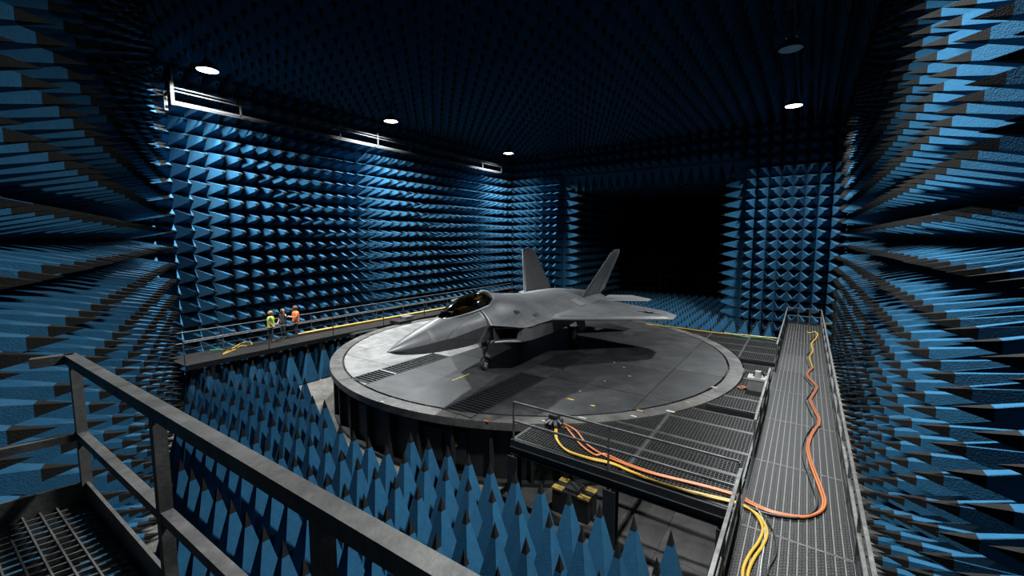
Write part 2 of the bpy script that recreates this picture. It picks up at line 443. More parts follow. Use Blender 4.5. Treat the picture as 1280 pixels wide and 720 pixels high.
# floor
mb = MB(); mb.box(XL - .3, XR + .3, -6.5, AY1 + .3, ZF - .3, ZF)
floor = structure('floor', mb, 'floor_slab', 'bare concrete floor below the turntable and walkways', 'floor')
cells = []
for i in range(-6, 40):
    for j in range(-10, 60):
        c = Vector((-5.14 - i * PW, 8.66 + j * PY, ZF))
        if c.y > YB + .3 and not (AX0 + .3 < c.x < AX1 - .3): continue
        if c.y > AY1 - .5 or c.x < XL + 1.6 or c.x > 0.9: continue
        if YB - 1.6 < c.y < YB + .3 and not (AX0 + .3 < c.x < AX1 - .3): continue
        if (c - DIAG_B).dot(DIAG_N) < LW + .15: continue
        d = (c - Vector((TT.x, TT.y, ZF))).length
        if d < TR + 0.75: continue
        if -22.0 < c.x < -16.8 and 9.9 < c.y < 19.4: continue
        if c.x > -7.2 and 9.1 < c.y < 29.2: continue
        if c.x > -9.6 and 24 < c.y < 29.2: continue
        if c.x > -1.5 and c.y > 2.0: continue
        cells.append(c)
place_pyramids(floor, cells, (0, 0, 1), (1, 0, 0), FLOOR_PYR, turns=(0, 2))
tile = MB(); tile.box(-.595, .595, -.595, .595, 0, .03); tile_me = tile.mesh('floor_tile', 'floor_tile')
for i in range(7):
    for j in range(6):
        o = link('floor_tile', tile_me, floor)
        o.location = (-6.9 + i * 1.2, 9.6 + j * 1.2, ZF + random.uniform(-.004, .006))

# ------------------------------------------------------------------ lamps
def lamp(x, y, on, label):
    t = Thing('high_bay_lamp', label, 'lamp', (x, y, LZ), 'round lamps under the ceiling')
    z = LZ
    m = MB(); m.lathe([(0.44, 0), (0.46, .02), (0.46, .08), (0.40, .16), (0.26, .30), (0.18, .40), (0.16, .46), (0, .46)], (x, y, z), 28)
    t.part('housing', m, 'lamp_housing', smooth=40)
    m = MB(); m.lathe([(0, .012), (0.2, .012), (0.43, .015), (0.44, .03), (0, .04)], (x, y, z), 28)
    t.part('lens', m, 'lamp_lens_on' if on else 'lamp_lens_off', label='glowing white lens' if on else 'unlit grey lens')
    m = MB(); m.tube([(x, y, z + .46), (x, y, ZC - .005)], .03, 8); t.part('stem', m, 'black_steel')
    for s in (-1, 1):
        m = MB(); m.box(x + s * .16 - .05, x + s * .16 + .05, y - .05, y + .05, z + .48, z + .62); t.part('bracket', m, 'lamp_chrome')
    m = MB(); m.bar((x - .3, y, z + .64), (x + .3, y, z + .64), .06, .05); t.part('yoke', m, 'lamp_housing')
    if on:
        ld = bpy.data.lights.new('lamp_light', 'AREA'); ld.shape = 'DISK'; ld.size = 0.84
        ld.energy = LAMP_W; ld.color = (0.93, 0.98, 1.0); ld.spread = math.radians(140)
        lo = bpy.data.objects.new('lamp_light', ld); COL.objects.link(lo); lo.parent = t.o; lo.location = (0, 0, -.03)
    return t
LAB = ['lit round lamp nearest the angled wall, over the catwalk', 'lit round lamp above the middle of the catwalk',
       'lit round lamp in the far corner above the end of the ceiling track', 'unlit round lamp with a grey lens above the long walkway',
       'lit round lamp above the far end of the long walkway', 'lit round lamp above the near end of the long walkway']
for (x, y, on), l in zip(LAMPS, LAB): lamp(x, y, on, l)

# ------------------------------------------------------------------ turntable
def clip_poly(poly, inside, cut):
    out = []
    for i in range(len(poly)):
        a, b = poly[i - 1], poly[i]
        ia, ib = inside(a), inside(b)
        if ib:
            if not ia: out.append(cut(a, b))
            out.append(b)
        elif ia: out.append(cut(a, b))
    return out
def clip_circle(poly, r, n=72):
    for k in range(n):
        a = 2 * math.pi * (k + .5) / n; nx, ny = math.cos(a), math.sin(a); d = r * math.cos(math.pi / n)
        f = lambda p: (p[0] - TT.x) * nx + (p[1] - TT.y) * ny - d
        def cut(p, q):
            fp, fq = f(p), f(q); t = fp / (fp - fq); return (p[0] + t * (q[0] - p[0]), p[1] + t * (q[1] - p[1]))
        poly = clip_poly(poly, lambda p: f(p) <= 1e-9, cut)
        if len(poly) < 3: return []
    return poly
tt = Thing('turntable', 'large round steel turntable carrying the grey fighter jet', 'turntable', (TT.x, TT.y, ZF))
RG = 9.58
def arc(r, a0, a1, n): return [(TT.x + r * math.cos(a0 + (a1 - a0) * i / n), TT.y + r * math.sin(a0 + (a1 - a0) * i / n)) for i in range(n + 1)]
NS = 20
for k in range(NS):                                   # outer ring of steel segments
    a0 = 2 * math.pi * k / NS + .001; a1 = 2 * math.pi * (k + 1) / NS - .001
    m = MB(); m.prism(arc(TR, a0, a1, 8) + arc(RG + .09, a0, a1, 8)[::-1], -.26, random.uniform(-.006, .0))
    tt.part('rim_segment', m, 'rim_metal')
m = MB(); m.lathe([(9.9, -.26), (9.86, -.5), (9.86, ZF)], (TT.x, TT.y, 0), 96); m.lathe([(0, -.14), (RG + .10, -.14)], (TT.x, TT.y, 0), 96)
tt.part('drum', m, 'drum_steel', smooth=30)
m = MB(); m.lathe([(9.88, ZF + .02), (10.1, ZF + .02), (10.1, ZF + .14), (9.88, ZF + .14)], (TT.x, TT.y, 0), 96); tt.part('base_ring', m, 'black_steel')
for k in range(48):
    a = 2 * math.pi * (k + .3) / 48; c, s = math.cos(a), math.sin(a)
    if -0.3 < a < math.pi - .3 and not (a > 2.6): continue
    m = MB(); p = lambda r, z: (TT.x + r * c, TT.y + r * s, z)
    m.bar(p(9.98, ZF + .14), p(9.98, -.26), .10, .22, up=(c, s, 0)); tt.part('support_post', m, 'black_steel')
for k, (a, w) in enumerate([(-1.36, .09), (-1.265, .075), (-1.72, .05), (-2.2, .08), (-2.02, .05)]):   # access panels between posts
    m = MB(); m.prism(arc(9.93, a - w / 2, a + w / 2, 4) + arc(9.86, a - w / 2, a + w / 2, 4)[::-1], ZF + .5, -.55)
    pn = tt.part('access_panel', m, 'dark_beam')
    if k == 1:
        c = Vector((TT.x + 9.95 * math.cos(a), TT.y + 9.95 * math.sin(a), -1.0))
        m = MB(); m.tube([c, c + Vector((math.cos(a), math.sin(a), 0)) * .015], .09, 16); tt.part('warning_disc', m, 'yellow_paint', pn, label='yellow round sticker')
# deck plates
XB = [-21.8, -18.5, -15.12, -13.95, -9.8, -8.5, -4.5, -2.4]
YS = {0: [9, 13.5, 17.5, 21.5, 25.5, 30], 1: [9, 12.2, 15.5, 19.4, 23, 26.2, 30], 2: [9, 10.12, 14.85, 19.4, 24, 30], 3: [9, 12.6, 15.5, 18.0, 21.6, 25.4, 30],
      4: [9, 9.95, 14.8, 16.2, 18.0, 19.2, 23.5, 30], 5: [9, 11.5, 15.05, 18.4, 21.2, 24.4, 30], 6: [9, 15.06, 19.0, 23.2, 30]}
GR = {(2, 1), (4, 1), (4, 3)}
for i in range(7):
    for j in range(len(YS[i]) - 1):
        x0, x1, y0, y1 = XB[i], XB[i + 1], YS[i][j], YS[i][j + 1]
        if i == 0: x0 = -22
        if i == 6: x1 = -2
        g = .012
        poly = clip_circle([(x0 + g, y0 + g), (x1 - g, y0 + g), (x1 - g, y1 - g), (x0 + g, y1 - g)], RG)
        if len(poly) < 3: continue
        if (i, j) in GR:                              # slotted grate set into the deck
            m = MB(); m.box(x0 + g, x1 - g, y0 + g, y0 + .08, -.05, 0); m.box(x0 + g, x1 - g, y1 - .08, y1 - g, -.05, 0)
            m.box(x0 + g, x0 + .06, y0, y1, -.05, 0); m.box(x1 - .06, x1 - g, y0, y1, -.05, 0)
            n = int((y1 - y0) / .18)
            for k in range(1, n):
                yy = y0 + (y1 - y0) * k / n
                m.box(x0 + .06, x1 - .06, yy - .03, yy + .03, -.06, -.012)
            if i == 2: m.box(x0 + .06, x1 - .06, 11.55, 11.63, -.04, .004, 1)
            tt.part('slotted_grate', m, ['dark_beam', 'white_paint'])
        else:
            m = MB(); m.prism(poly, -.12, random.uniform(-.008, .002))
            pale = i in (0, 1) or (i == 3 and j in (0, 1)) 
            tt.part('deck_plate', m, 'deck_plate_lit' if (i in (0, 1, 2)) else 'deck_plate')  # left columns take the colour with painted-in lamp light
# paint marks and taped spots on the deck
MK = [(713, 499, .5, .16, 'yellow_paint'), (741, 507, .3, .15, 'yellow_paint'), (725, 489, .12, .1, 'white_paint'), (768, 453, .14, .12, 'white_paint'),
      (780, 459, .2, .12, 'yellow_paint'), (756, 476, .14, .1, 'yellow_paint'), (787, 470, .2, .1, 'yellow_paint'), (838, 514, .5, .22, 'white_paint'),
      (800, 513, .4, .12, 'yellow_paint'), (728, 522, .5, .12, 'white_paint'), (680, 526, .3, .1, 'white_paint'), (893, 484, .4, .2, 'white_paint'),
      (792, 520, .34, .14, 'white_paint'), (577, 471, .16, 1.6, 'yellow_paint'), (890, 489, .2, .2, 'orange_cable'), (860, 503, .3, .1, 'yellow_paint'),
      (608, 526, .35, .14, 'orange_cable'), (478, 502, .3, .12, 'white_paint')]
for px, py, w, l, mm in MK:
    if l < 1: w *= .6; l *= .6
    else: w *= .5; l *= .7
    p = ground(px, py, .004); m = MB()
    m.prism([(p.x - w / 2, p.y - l / 2), (p.x + w / 2 * .8, p.y - l / 2), (p.x + w / 2, p.y + l / 2 * .7), (p.x - w / 3, p.y + l / 2)], .001, .006)
    tt.part('paint_mark', m, mm)

# ------------------------------------------------------------------ fighter jet (local x aft, y port, z up)
HD = math.radians(95.5)
jet = link('fighter_jet', None)
tag(jet, 'grey stealth fighter jet with twin canted tail fins parked on the turntable', 'aircraft')
NOSE = Vector((-10.77, 8.58, 0))
aft = Vector((math.cos(HD), math.sin(HD), 0))
jet.location = NOSE + aft * 5.65
jet.rotation_euler = (0, 0, HD)
JB = (5.65, 0, 0)
def jpart(name, mb, mats, parent=None, smooth=None, label=None):
    o = link(name, mb.mesh(name, mats, JB, smooth, flipy=True), parent or jet); tag(o, label); return o
def sect(x, zb, yb, A, Cc, S1, S2, zt): return (x, [(0, zb), (yb, zb + .04), A, Cc, S1, S2, (0, zt)])
def fore(x, yc, zc, zt, zb):
    return sect(x, zb, yc * .55, (yc * .93, zc - .12 * (zc - zb) - .02), (yc, zc), (yc * .86, zc + .45 * (zt - zc)), (yc * .5, zc + .86 * (zt - zc)), zt)
ST = [fore(0.0, .012, 2.12, 2.13, 2.11), fore(.45, .21, 2.11, 2.29, 1.92), fore(1.2, .42, 2.12, 2.49, 1.74), fore(2.0, .58, 2.13, 2.66, 1.63), fore(2.7, .69, 2.14, 2.80, 1.56),
      fore(3.6, .82, 2.22, 2.88, 1.49), fore(4.5, .93, 2.27, 2.97, 1.45),
      sect(5.1, 1.41, .55, (.98, 2.12), (1.42, 2.16), (.95, 2.54), (.56, 2.92), 3.06), sect(5.72, 1.37, .6, (1.02, 2.0), (2.0, 2.06), (1.15, 2.46), (.60, 3.08), 3.37),
      sect(7.0, 1.3, .7, (1.05, 1.98), (2.12, 2.05), (1.38, 2.48), (.78, 2.92), 3.22), sect(9.3, 1.24, .75, (1.05, 1.98), (2.35, 2.04), (1.62, 2.46), (.98, 2.76), 2.97),
      sect(12, 1.2, .75, (1.05, 1.98), (2.5, 2.04), (1.8, 2.46), (1.08, 2.7), 2.83), sect(14.5, 1.3, .75, (1.05, 1.98), (2.45, 2.06), (1.78, 2.42), (1.06, 2.6), 2.66),
      sect(16.4, 1.5, .7, (1.0, 2.0), (2.1, 2.08), (1.6, 2.34), (1.0, 2.44), 2.42), sect(17.1, 1.75, .6, (.9, 2.02), (1.6, 2.08), (1.3, 2.22), (.8, 2.27), 2.26)]
def lerp(a, b, t): return a + (b - a) * t
def loft(stations, sub=3, smooth_x=True):
    rings = []
    P = [[Vector((s[0], *q)) for q in s[1]] for s in stations]
    npt = len(P[0]); cols = [spline([P[i][k] for i in range(len(P))], sub) if smooth_x else [P[i][k] for i in range(len(P))] for k in range(npt)]
    for i in range(len(cols[0])):
        half = [cols[k][i] for k in range(npt)]
        up = spline(half[3:], 4); lo = half[:3]
        pr = lo + up
        ring = [(p.x, p.y, p.z) for p in pr] + [(p.x, -p.y, p.z) for p in pr[-2:0:-1]]
        rings.append(ring)
    mb = MB(); n = len(rings[0]); vs = [q for r in rings for q in r]; fs = []
    for i in range(len(rings) - 1):
        for k in range(n): fs.append((i * n + k, i * n + (k + 1) % n, (i + 1) * n + (k + 1) % n, (i + 1) * n + k))
    fs.append(tuple(range(n))); fs.append(tuple((len(rings) - 1) * n + k for k in range(n)))
    mb.add(vs, fs); return mb
# monotone along x near the sharp shoulder: linear there
fus = loft(ST[:7], 4); fus2 = loft(ST[6:], 3, True)
fus.add(fus2.v, fus2.f)
fuselage = jpart('fuselage', fus, 'jet_grey', smooth=32)
# radome seam and panels on the forebody
def surf_ring(x, w, grow=.006):
    i = max(k for k in range(len(ST) - 1) if ST[k][0] <= x)
    out = []
    for xx in (x, x + w):
        t = (xx - ST[i][0]) / (ST[i + 1][0] - ST[i][0])
        half = [Vector((xx, lerp(a[0], b[0], t), lerp(a[1], b[1], t))) for a, b in zip(ST[i][1], ST[i + 1][1])]
        out.append([(p.x, p.y * 1.012 + grow * .3, p.z + grow) for p in spline(half[3:], 4)])
    return out
for s in (1, -1):
    for (x, w) in ((1.55, .16),):
        r0, r1 = surf_ring(x, w, .012)
        m = MB()
        lo_, hi_ = (1, 8) if x < 2 else (5, 8)
        for k in range(lo_, hi_):
            m.add([(r0[k][0], s * r0[k][1], r0[k][2]), (r0[k + 1][0], s * r0[k + 1][1], r0[k + 1][2]), (r1[k + 1][0], s * r1[k + 1][1], r1[k + 1][2]), (r1[k][0], s * r1[k][1], r1[k][2])], [(0, 1, 2, 3)])
        jpart('access_panel', m, 'jet_patch', fuselage)

# intakes and nacelles
for s in (1, -1):
    m = MB()
    F = [(4.78, .98, 2.12), (5.66, 1.99, 2.045), (5.62, 1.86, 1.46), (4.98, .92, 1.46)]
    SEC = [F]
    for x, yi, yt, zt, ybt, zbt in [(6.6, .8, 2.06, 2.04, 1.9, 1.36), (8.5, .7, 2.2, 2.03, 1.92, 1.27), (10.5, .6, 2.34, 2.03, 1.88, 1.22), (12.5, .6, 2.4, 2.03, 1.8, 1.22), (14.5, .5, 2.3, 2.05, 1.65, 1.34), (16.3, .4, 1.9, 2.07, 1.35, 1.62)]:
        SEC.append([(x, yi, zt), (x, yt, zt), (x, ybt, zbt), (x, yi, zbt)])
    vs = [(p[0], s * p[1], p[2]) for S in SEC for p in S]; fs = []
    for i in range(len(SEC) - 1):
        for k in range(4): fs.append((i * 4 + k, i * 4 + (k + 1) % 4, i * 4 + 4 + (k + 1) % 4, i * 4 + 4 + k))
    fs.append(tuple(range(len(vs) - 4, len(vs))))
    m.add(vs, fs)
    cx = [sum(p[i] for p in F) / 4 for i in range(3)]
    IN = []
    for p, (dy, dz) in zip(F, ((.05, -.05), (-.30, -.05), (-.26, .06), (.05, .06))): IN.append((p[0] + .01, p[1] + dy, p[2] + dz))
    m.add([(p[0], s * p[1], p[2]) for p in F + IN], [(k, (k + 1) % 4, 4 + (k + 1) % 4, 4 + k) for k in range(4)])
    nac = jpart('intake_nacelle', m, 'jet_grey', smooth=20)
    BK = [(p[0] + 1.6, p[1] - .1, p[2]) for p in IN]
    m = MB(); m.add([(p[0], s * p[1], p[2]) for p in IN + BK], [(k, (k + 1) % 4, 4 + (k + 1) % 4, 4 + k) for k in range(4)] + [(4, 5, 6, 7)])
    jpart('intake_duct', m, 'duct_black', nac, label='black intake opening')

# lifting surfaces: outline with thickness, thin edges
def plate(outline, thick, edge=.02, inset=.16, tilt=None):
    """outline: 3D points around the planform (root first), thickness along local z or given normal"""
    pts = [Vector(p) for p in outline]; c = sum(pts, Vector()) / len(pts)
    nrm = Vector(tilt) if tilt else Vector((0, 0, 1))
    n = len(pts); mb = MB()
    inn = [p.lerp(c, inset) for p in pts]
    vs = [p + nrm * edge / 2 for p in pts] + [p - nrm * edge / 2 for p in pts] + [p + nrm * thick / 2 for p in inn] + [p - nrm * thick / 2 for p in inn]
    fs = [(i, (i + 1) % n, n + (i + 1) % n, n + i) for i in range(n)] + [(i, (i + 1) % n, 2 * n + (i + 1) % n, 2 * n + i) for i in range(n)]
    fs += [(n + i, n + (i + 1) % n, 3 * n + (i + 1) % n, 3 * n + i) for i in range(n)] + [tuple(range(2 * n, 3 * n)), tuple(range(3 * n, 4 * n))]
    mb.add(vs, fs); return mb
def mir(pts, s): return [(p[0], s * p[1], p[2]) for p in pts]
for s in (1, -1):
    nm = 'port' if s == 1 else 'starboard'
    W = [(7.9, 2.12, 2.05), (12.05, 6.70, 1.76), (12.25, 6.78, 1.755), (13.45, 6.78, 1.755), (13.95, 6.35, 1.78), (15.2, 2.3, 2.04), (15.0, 1.6, 2.1), (8.0, 1.6, 2.1)]
    wing = jpart('wing', plate(mir(W, s), .22, .03, .14), 'jet_grey', smooth=15)
    LE = [(7.92, 2.14, 2.085), (12.04, 6.69, 1.78), (12.34, 6.66, 1.79), (8.35, 2.26, 2.12)]
    m = MB(); m.add([(p[0], s * p[1], p[2] + d) for d in (.012, -.06) for p in LE], [(0, 1, 2, 3), (7, 6, 5, 4), (0, 1, 5, 4), (1, 2, 6, 5), (2, 3, 7, 6), (3, 0, 4, 7)])
    jpart('leading_edge_flap', m, 'jet_edge', wing, label='pale leading edge strip')
    FL = [(14.72, 2.6, 2.105), (13.75, 6.0, 1.86), (13.98, 6.0, 1.83), (15.0, 2.6, 2.07)]
    m = MB(); m.add([(p[0], s * p[1], p[2] + d) for d in (.006, -.05) for p in FL], [(0, 1, 2, 3), (7, 6, 5, 4), (0, 1, 5, 4), (1, 2, 6, 5), (2, 3, 7, 6), (3, 0, 4, 7)])
    jpart('flap', m, 'jet_fin', wing)
    ST_ = [(14.9, 2.05, 2.0), (17.15, 4.55, 1.87), (17.95, 4.62, 1.87), (18.85, 3.2, 1.92), (17.7, 1.9, 2.0)]
    stab = jpart('tailplane', plate(mir(ST_, s), .13, .02, .14), 'jet_edge', smooth=15)
    FN = [(12.75, 1.78, 2.36), (14.75, 2.95, 4.98), (14.95, 2.99, 5.08), (16.15, 2.99, 5.08), (16.45, 2.9, 4.9), (16.75, 1.86, 2.55), (16.45, 1.74, 2.26)]
    ncant = Vector((0, s * math.cos(math.radians(24)), -math.sin(math.radians(24))))
    fin = jpart('tail_fin', plate(mir(FN, s), .15, .02, .13, ncant), 'jet_fin', smooth=15)
    # rudder edge line on each side
    for sd in (1, -1):
        RD = [(15.72, 2.94, 4.95), (16.1, 2.94, 4.95), (16.4, 1.95, 2.62), (15.55, 1.9, 2.55)]
        m = MB(); m.add([Vector((p[0], s * p[1], p[2])) + ncant * (sd * .082) for p in RD] + [Vector((p[0], s * p[1], p[2])) + ncant * (sd * .05) for p in RD], [(0, 1, 2, 3), (7, 6, 5, 4), (0, 1, 5, 4), (1, 2, 6, 5), (2, 3, 7, 6), (3, 0, 4, 7)])
        jpart('rudder', m, 'jet_grey', fin)
    # nozzle
    m = MB()
    NZ = [[(16.2, .25, 2.42), (16.2, 1.35, 2.36), (16.2, 1.35, 1.6), (16.2, .25, 1.58)], [(17.9, .3, 2.12), (17.9, 1.2, 2.12), (17.9, 1.2, 1.92), (17.9, .3, 1.92)]]
    m.add([(p[0], s * p[1], p[2]) for S in NZ for p in S], [(k, (k + 1) % 4, 4 + (k + 1) % 4, 4 + k) for k in range(4)] + [(4, 5, 6, 7)])
    jpart('engine_nozzle', m, 'jet_dark')
    # shoulder vents
    for (x, y, z, dx, dy) in ((6.25, 1.12, 2.555, .32, .16), (7.1, 1.66, 2.345, .38, .1)):
        m = MB(); m.add([(x, s * y, z + .06), (x + dx, s * y, z + .05), (x + dx, s * (y + dy), z - .03), (x, s * (y + dy), z - .03), (x, s * y, z - .1), (x + dx, s * y, z - .1), (x + dx, s * (y + dy), z - .14), (x, s * (y + dy), z - .14)],
                        [(0, 1, 2, 3), (0, 1, 5, 4), (1, 2, 6, 5), (2, 3, 7, 6), (3, 0, 4, 7)])
        jpart('shoulder_vent', m, 'jet_dark', fuselage)
    m = MB(); m.add([(11.2, s * 1.75, 2.50), (11.95, s * 1.78, 2.49), (12.1, s * 2.3, 2.21), (11.35, s * 2.28, 2.21), (11.2, s * 1.75, 2.4), (11.95, s * 1.78, 2.4), (12.1, s * 2.3, 2.12), (11.35, s * 2.28, 2.12)],
                    [(0, 1, 2, 3), (0, 1, 5, 4), (1, 2, 6, 5), (2, 3, 7, 6), (3, 0, 4, 7)])
    jpart('access_panel', m, 'jet_patch', fuselage, label='pale square access panel')

# insignia on the port wing: disc, star and bars, low contrast
def wing_z(x, y): return 2.215 - (y - 2.1) * .0615
ic = (12.55, 5.55); m = MB()
def wp(dx, dy, h): return (ic[0] + dx, ic[1] + dy, wing_z(0, ic[1] + dy) + h)
m.add([wp(.27 * math.cos(a), .27 * math.sin(a), .008) for a in [2 * math.pi * k / 24 for k in range(24)]], [tuple(range(24))], 0)
star = []
for k in range(10):
    r = .25 if k % 2 == 0 else .1; a = math.pi + 2 * math.pi * k / 10; star.append(wp(r * math.cos(a), r * math.sin(a), .014))
m.add(star + [wp(0, 0, .014)], [(k, (k + 1) % 10, 10) for k in range(10)], 1)
for sg in (1, -1):
    m.add([wp(-.08, sg * .27, .01), wp(.08, sg * .27, .01), wp(.08, sg * .55, .01), wp(-.08, sg * .55, .01)], [(0, 1, 2, 3)], 1)
jpart('star_insignia', m, ['jet_fin', 'jet_patch'], label='pale star in a disc with side bars')

# canopy: glass bubble, frame, cockpit
def canopy_ring(t):
    x = 2.55 + t * 3.2
    zs = 2.73 + t * .27
    top = [(0, .0), (.1, .16), (.25, .33), (.42, .47), (.58, .54), (.72, .55), (.86, .50), (1, .40)]
    wid = [(0, .05), (.1, .27), (.25, .43), (.42, .53), (.6, .56), (.8, .54), (1, .46)]
    def f(tab):
        for (a, p), (b, q) in zip(tab, tab[1:]):
            if t <= b + 1e-9: return p + (q - p) * (t - a) / (b - a)
        return tab[-1][1]
    return x, zs, f(wid), f(top) + .01
m = MB(); NR = 20; NA = 13; vs = []
for i in range(NR + 1):
    x, zs, w, h = canopy_ring(i / NR)
    for k in range(NA):
        a = math.pi * k / (NA - 1); vs.append((x, w * math.cos(a), zs + h * math.sin(a) ** .9 if math.sin(a) > 0 else zs))
m.add(vs, [(i * NA + k, i * NA + k + 1, (i + 1) * NA + k + 1, (i + 1) * NA + k) for i in range(NR) for k in range(NA - 1)])
canopy = jpart('canopy', m, 'canopy_glass', smooth=60, label='dark tinted glass canopy')
for s in (1, -1):
    m = MB(); pts = []
    for i in range(NR + 1):
        x, zs, w, h = canopy_ring(i / NR); pts.append((x, s * (w + .012), zs - .005))
    m.tube(pts, .035, 6); jpart('canopy_frame', m, 'jet_edge', canopy, smooth=50)
m = MB(); pts = [canopy_ring(1.0)]
x, zs, w, h = canopy_ring(.94)
m.tube([(x + .08, (w + .02) * math.cos(math.pi * k / 12), zs + (h + .03) * math.sin(math.pi * k / 12)) for k in range(13)], .05, 6); jpart('canopy_frame', m, 'jet_edge', canopy, smooth=50)
m = MB(); m.box(4.55, 4.85, -.24, .24, 2.86, 3.2); m.box(4.5, 4.62, -.14, .14, 3.14, 3.32); jpart('ejection_seat', m, 'jet_dark')
m = MB(); m.box(3.0, 3.5, -.26, .26, 2.72, 2.98); jpart('instrument_panel', m, 'duct_black')

# landing gear
def wheel(x, y, r, w, parent, hubw):
    m = MB(); m.lathe([(r * .55, -w / 2), (r * .9, -w / 2), (r, -w * .3), (r, w * .3), (r * .9, w / 2), (r * .55, w / 2)], (x, y, r), 24, axis='y')
    t = jpart('tyre', m, 'tyre', parent, smooth=40)
    m = MB(); m.lathe([(0, -hubw), (r * .2, -hubw), (r * .25, -w * .42), (r * .58, -w * .48), (r * .58, w * .48), (r * .25, w * .42), (r * .2, hubw), (0, hubw)], (x, y, r), 20, axis='y')
    jpart('wheel_hub', m, 'white_paint', parent, smooth=40)
m = MB(); m.tube([(5.65, 0, .27), (5.6, 0, .8), (5.5, 0, 1.5)], [.05, .065, .08], 10); m.tube([(5.65, -.16, .27), (5.65, .16, .27)], .035, 8); m.tube([(5.62, 0, .62), (6.3, 0, 1.45)], .035, 8)
m.tube([(5.65, .15, .27), (5.62, .1, .55), (5.6, 0, .62)], .03, 8)
ng = jpart('nose_gear', m, 'white_paint', smooth=40); wheel(5.65, 0, .29, .2, ng, .14)
m = MB(); m.box(4.95, 5.4, .30, .33, 1.12, 1.44); jpart('gear_door', m, 'jet_fin', ng)
for s in (1, -1):
    m = MB(); m.tube([(11.97, s * 1.62, .45), (11.9, s * 1.45, .9), (11.7, s * 1.2, 1.5)], [.07, .09, .1], 10); m.tube([(11.97, s * 1.36, .45), (11.97, s * 1.62, .45)], .06, 8)
    m.tube([(11.9, s * 1.45, .85), (11.1, s * 1.3, 1.4)], .05, 8)
    mg = jpart('main_gear', m, 'grey_steel', smooth=40); wheel(11.97, s * 1.62, .46, .28, mg, .13)
    m = MB(); m.add([(11.3, s * 2.06, 1.5), (12.6, s * 2.06, 1.5), (12.5, s * 2.22, .8), (11.6, s * 2.22, .8), (11.3, s * 2.02, 1.5), (12.6, s * 2.02, 1.5), (12.5, s * 2.18, .8), (11.6, s * 2.18, .8)],
                    [(0, 1, 2, 3), (7, 6, 5, 4), (0, 1, 5, 4), (1, 2, 6, 5), (2, 3, 7, 6), (3, 0, 4, 7)]); jpart('gear_door', m, 'jet_fin', mg)

# ------------------------------------------------------------------ long walkway on the right
WX0, WX1, WY0, WY1 = -0.80, 1.00, 3.0, 34.0
wk = Thing('walkway', 'long raised walkway of perforated steel planks running beside the right wall', 'walkway', (0, 15, ZF))
NPL = 13; pw = (WX1 - WX0) / NPL; seg = (WY1 - WY0) / 10
pm = MB(); pm.box(-pw / 2 + .012, pw / 2 - .012, -seg / 2 + .008, seg / 2 - .008, -.05, -.008, 0)
for sx in (-1, 1): pm.box(sx * (pw / 2 - .006) - .005, sx * (pw / 2 - .006) + .005, -seg / 2 + .008, seg / 2 - .008, -.05, .0, 1)
for sy in (-1, 1): pm.box(-pw / 2 + .012, pw / 2 - .012, sy * (seg / 2 - .016) - .008, sy * (seg / 2 - .016) + .008, -.05, -.001, 1)
plank_me = pm.mesh('plank', ['walk_tread', 'plank_edge'])
plank_lit = plank_me.copy(); plank_lit.materials[0] = MATS['walk_tread_lit']  # planks that carry the painted light spot
for i in range(NPL):
    for j in range(10):
        o = link('plank', plank_lit if (j == 6 and i < 9) else plank_me, wk.o); o.location = (WX0 + (i + .5) * pw, WY0 + (j + .5) * seg - 15, -ZF + random.uniform(-.003, .003))
for x in (WX0 - .04, WX1 + .04):
    m = MB(); m.box(x - .035, x + .035, WY0, WY1, -.28, .06); wk.part('side_beam', m, 'dark_beam')
for j in range(1, 10):
    m = MB(); m.box(WX0, WX1, WY0 + j * seg - .05, WY0 + j * seg + .05, -.2, -.055); wk.part('cross_beam', m, 'dark_beam')
for j in range(0, 11, 2):
    for x in (WX0, WX1):
        m = MB(); m.box(x - .08, x + .08, WY0 + j * seg * .98 + .1, WY0 + j * seg * .98 + .26, ZF, -.28); wk.part('leg', m, 'black_steel')
def rail_run(th, p0, p1, h=1.1, n=4, mid=(0.55,), mat_='rail_steel', r=.026, flat=False, post=True, toe=None):
    p0 = Vector(p0); p1 = Vector(p1)
    for hh in (h,) + tuple(mid):
        m = MB(); a = p0 + Vector((0, 0, hh)); b = p1 + Vector((0, 0, hh))
        if flat: m.bar(a, b, r * 2, r * 2)
        else: m.tube([a, b], r, 8)
        th.part('handrail' if hh == h else 'mid_rail', m, mat_, smooth=None if flat else 40)
    for k in range(n + 1):
        p = p0.lerp(p1, k / n); m = MB(); q = p + Vector((0, 0, h - r * .5))
        m.bar(p, q, r * 1.7, r * 1.7); th.part('post', m, mat_)
    if toe:
        m = MB(); m.bar(p0 + Vector((0, 0, toe / 2 + .01)), p1 + Vector((0, 0, toe / 2 + .01)), .012, toe); th.part('toe_board', m, 'dark_beam')
rail_run(wk, (1.02, WY0, 0), (1.02, WY1, 0), 1.05, 15, (.55,), 'rail_steel', .03, True, toe=.14)
rail_run(wk, (-.84, WY0, 0), (-.84, 9.3, 0), 1.08, 3, (.55,), 'rail_steel', .03, True, toe=.14)
rail_run(wk, (-.84, 12.1, 0), (-.84, 17.4, 0), 1.08, 3, (.55,), 'rail_steel', .028, True)
rail_run(wk, (-.84, 21.6, 0), (-.84, WY1, 0), 1.08, 6, (.55,), 'rail_steel', .028, True)
rail_run(wk, (-.84, WY1, 0), (1.02, WY1, 0), 1.08, 3, (.55,), 'rail_steel', .028, True, toe=.14)
m = MB(); m.box(1.15, 1.55, 32.0, 32.06, -.6, 1.0); m.box(1.15, 1.55, 32.6, 32.66, .9, 1.0)
wk_gate = Thing('yellow_bracket', 'small yellow steel bracket standing beside the far end of the walkway', 'bracket', (1.35, 31.5, ZF))
m = MB(); m.bar((1.2, 31.5, ZF), (1.2, 31.5, .62), .07, .07); wk_gate.part('post', m, 'yellow_paint')
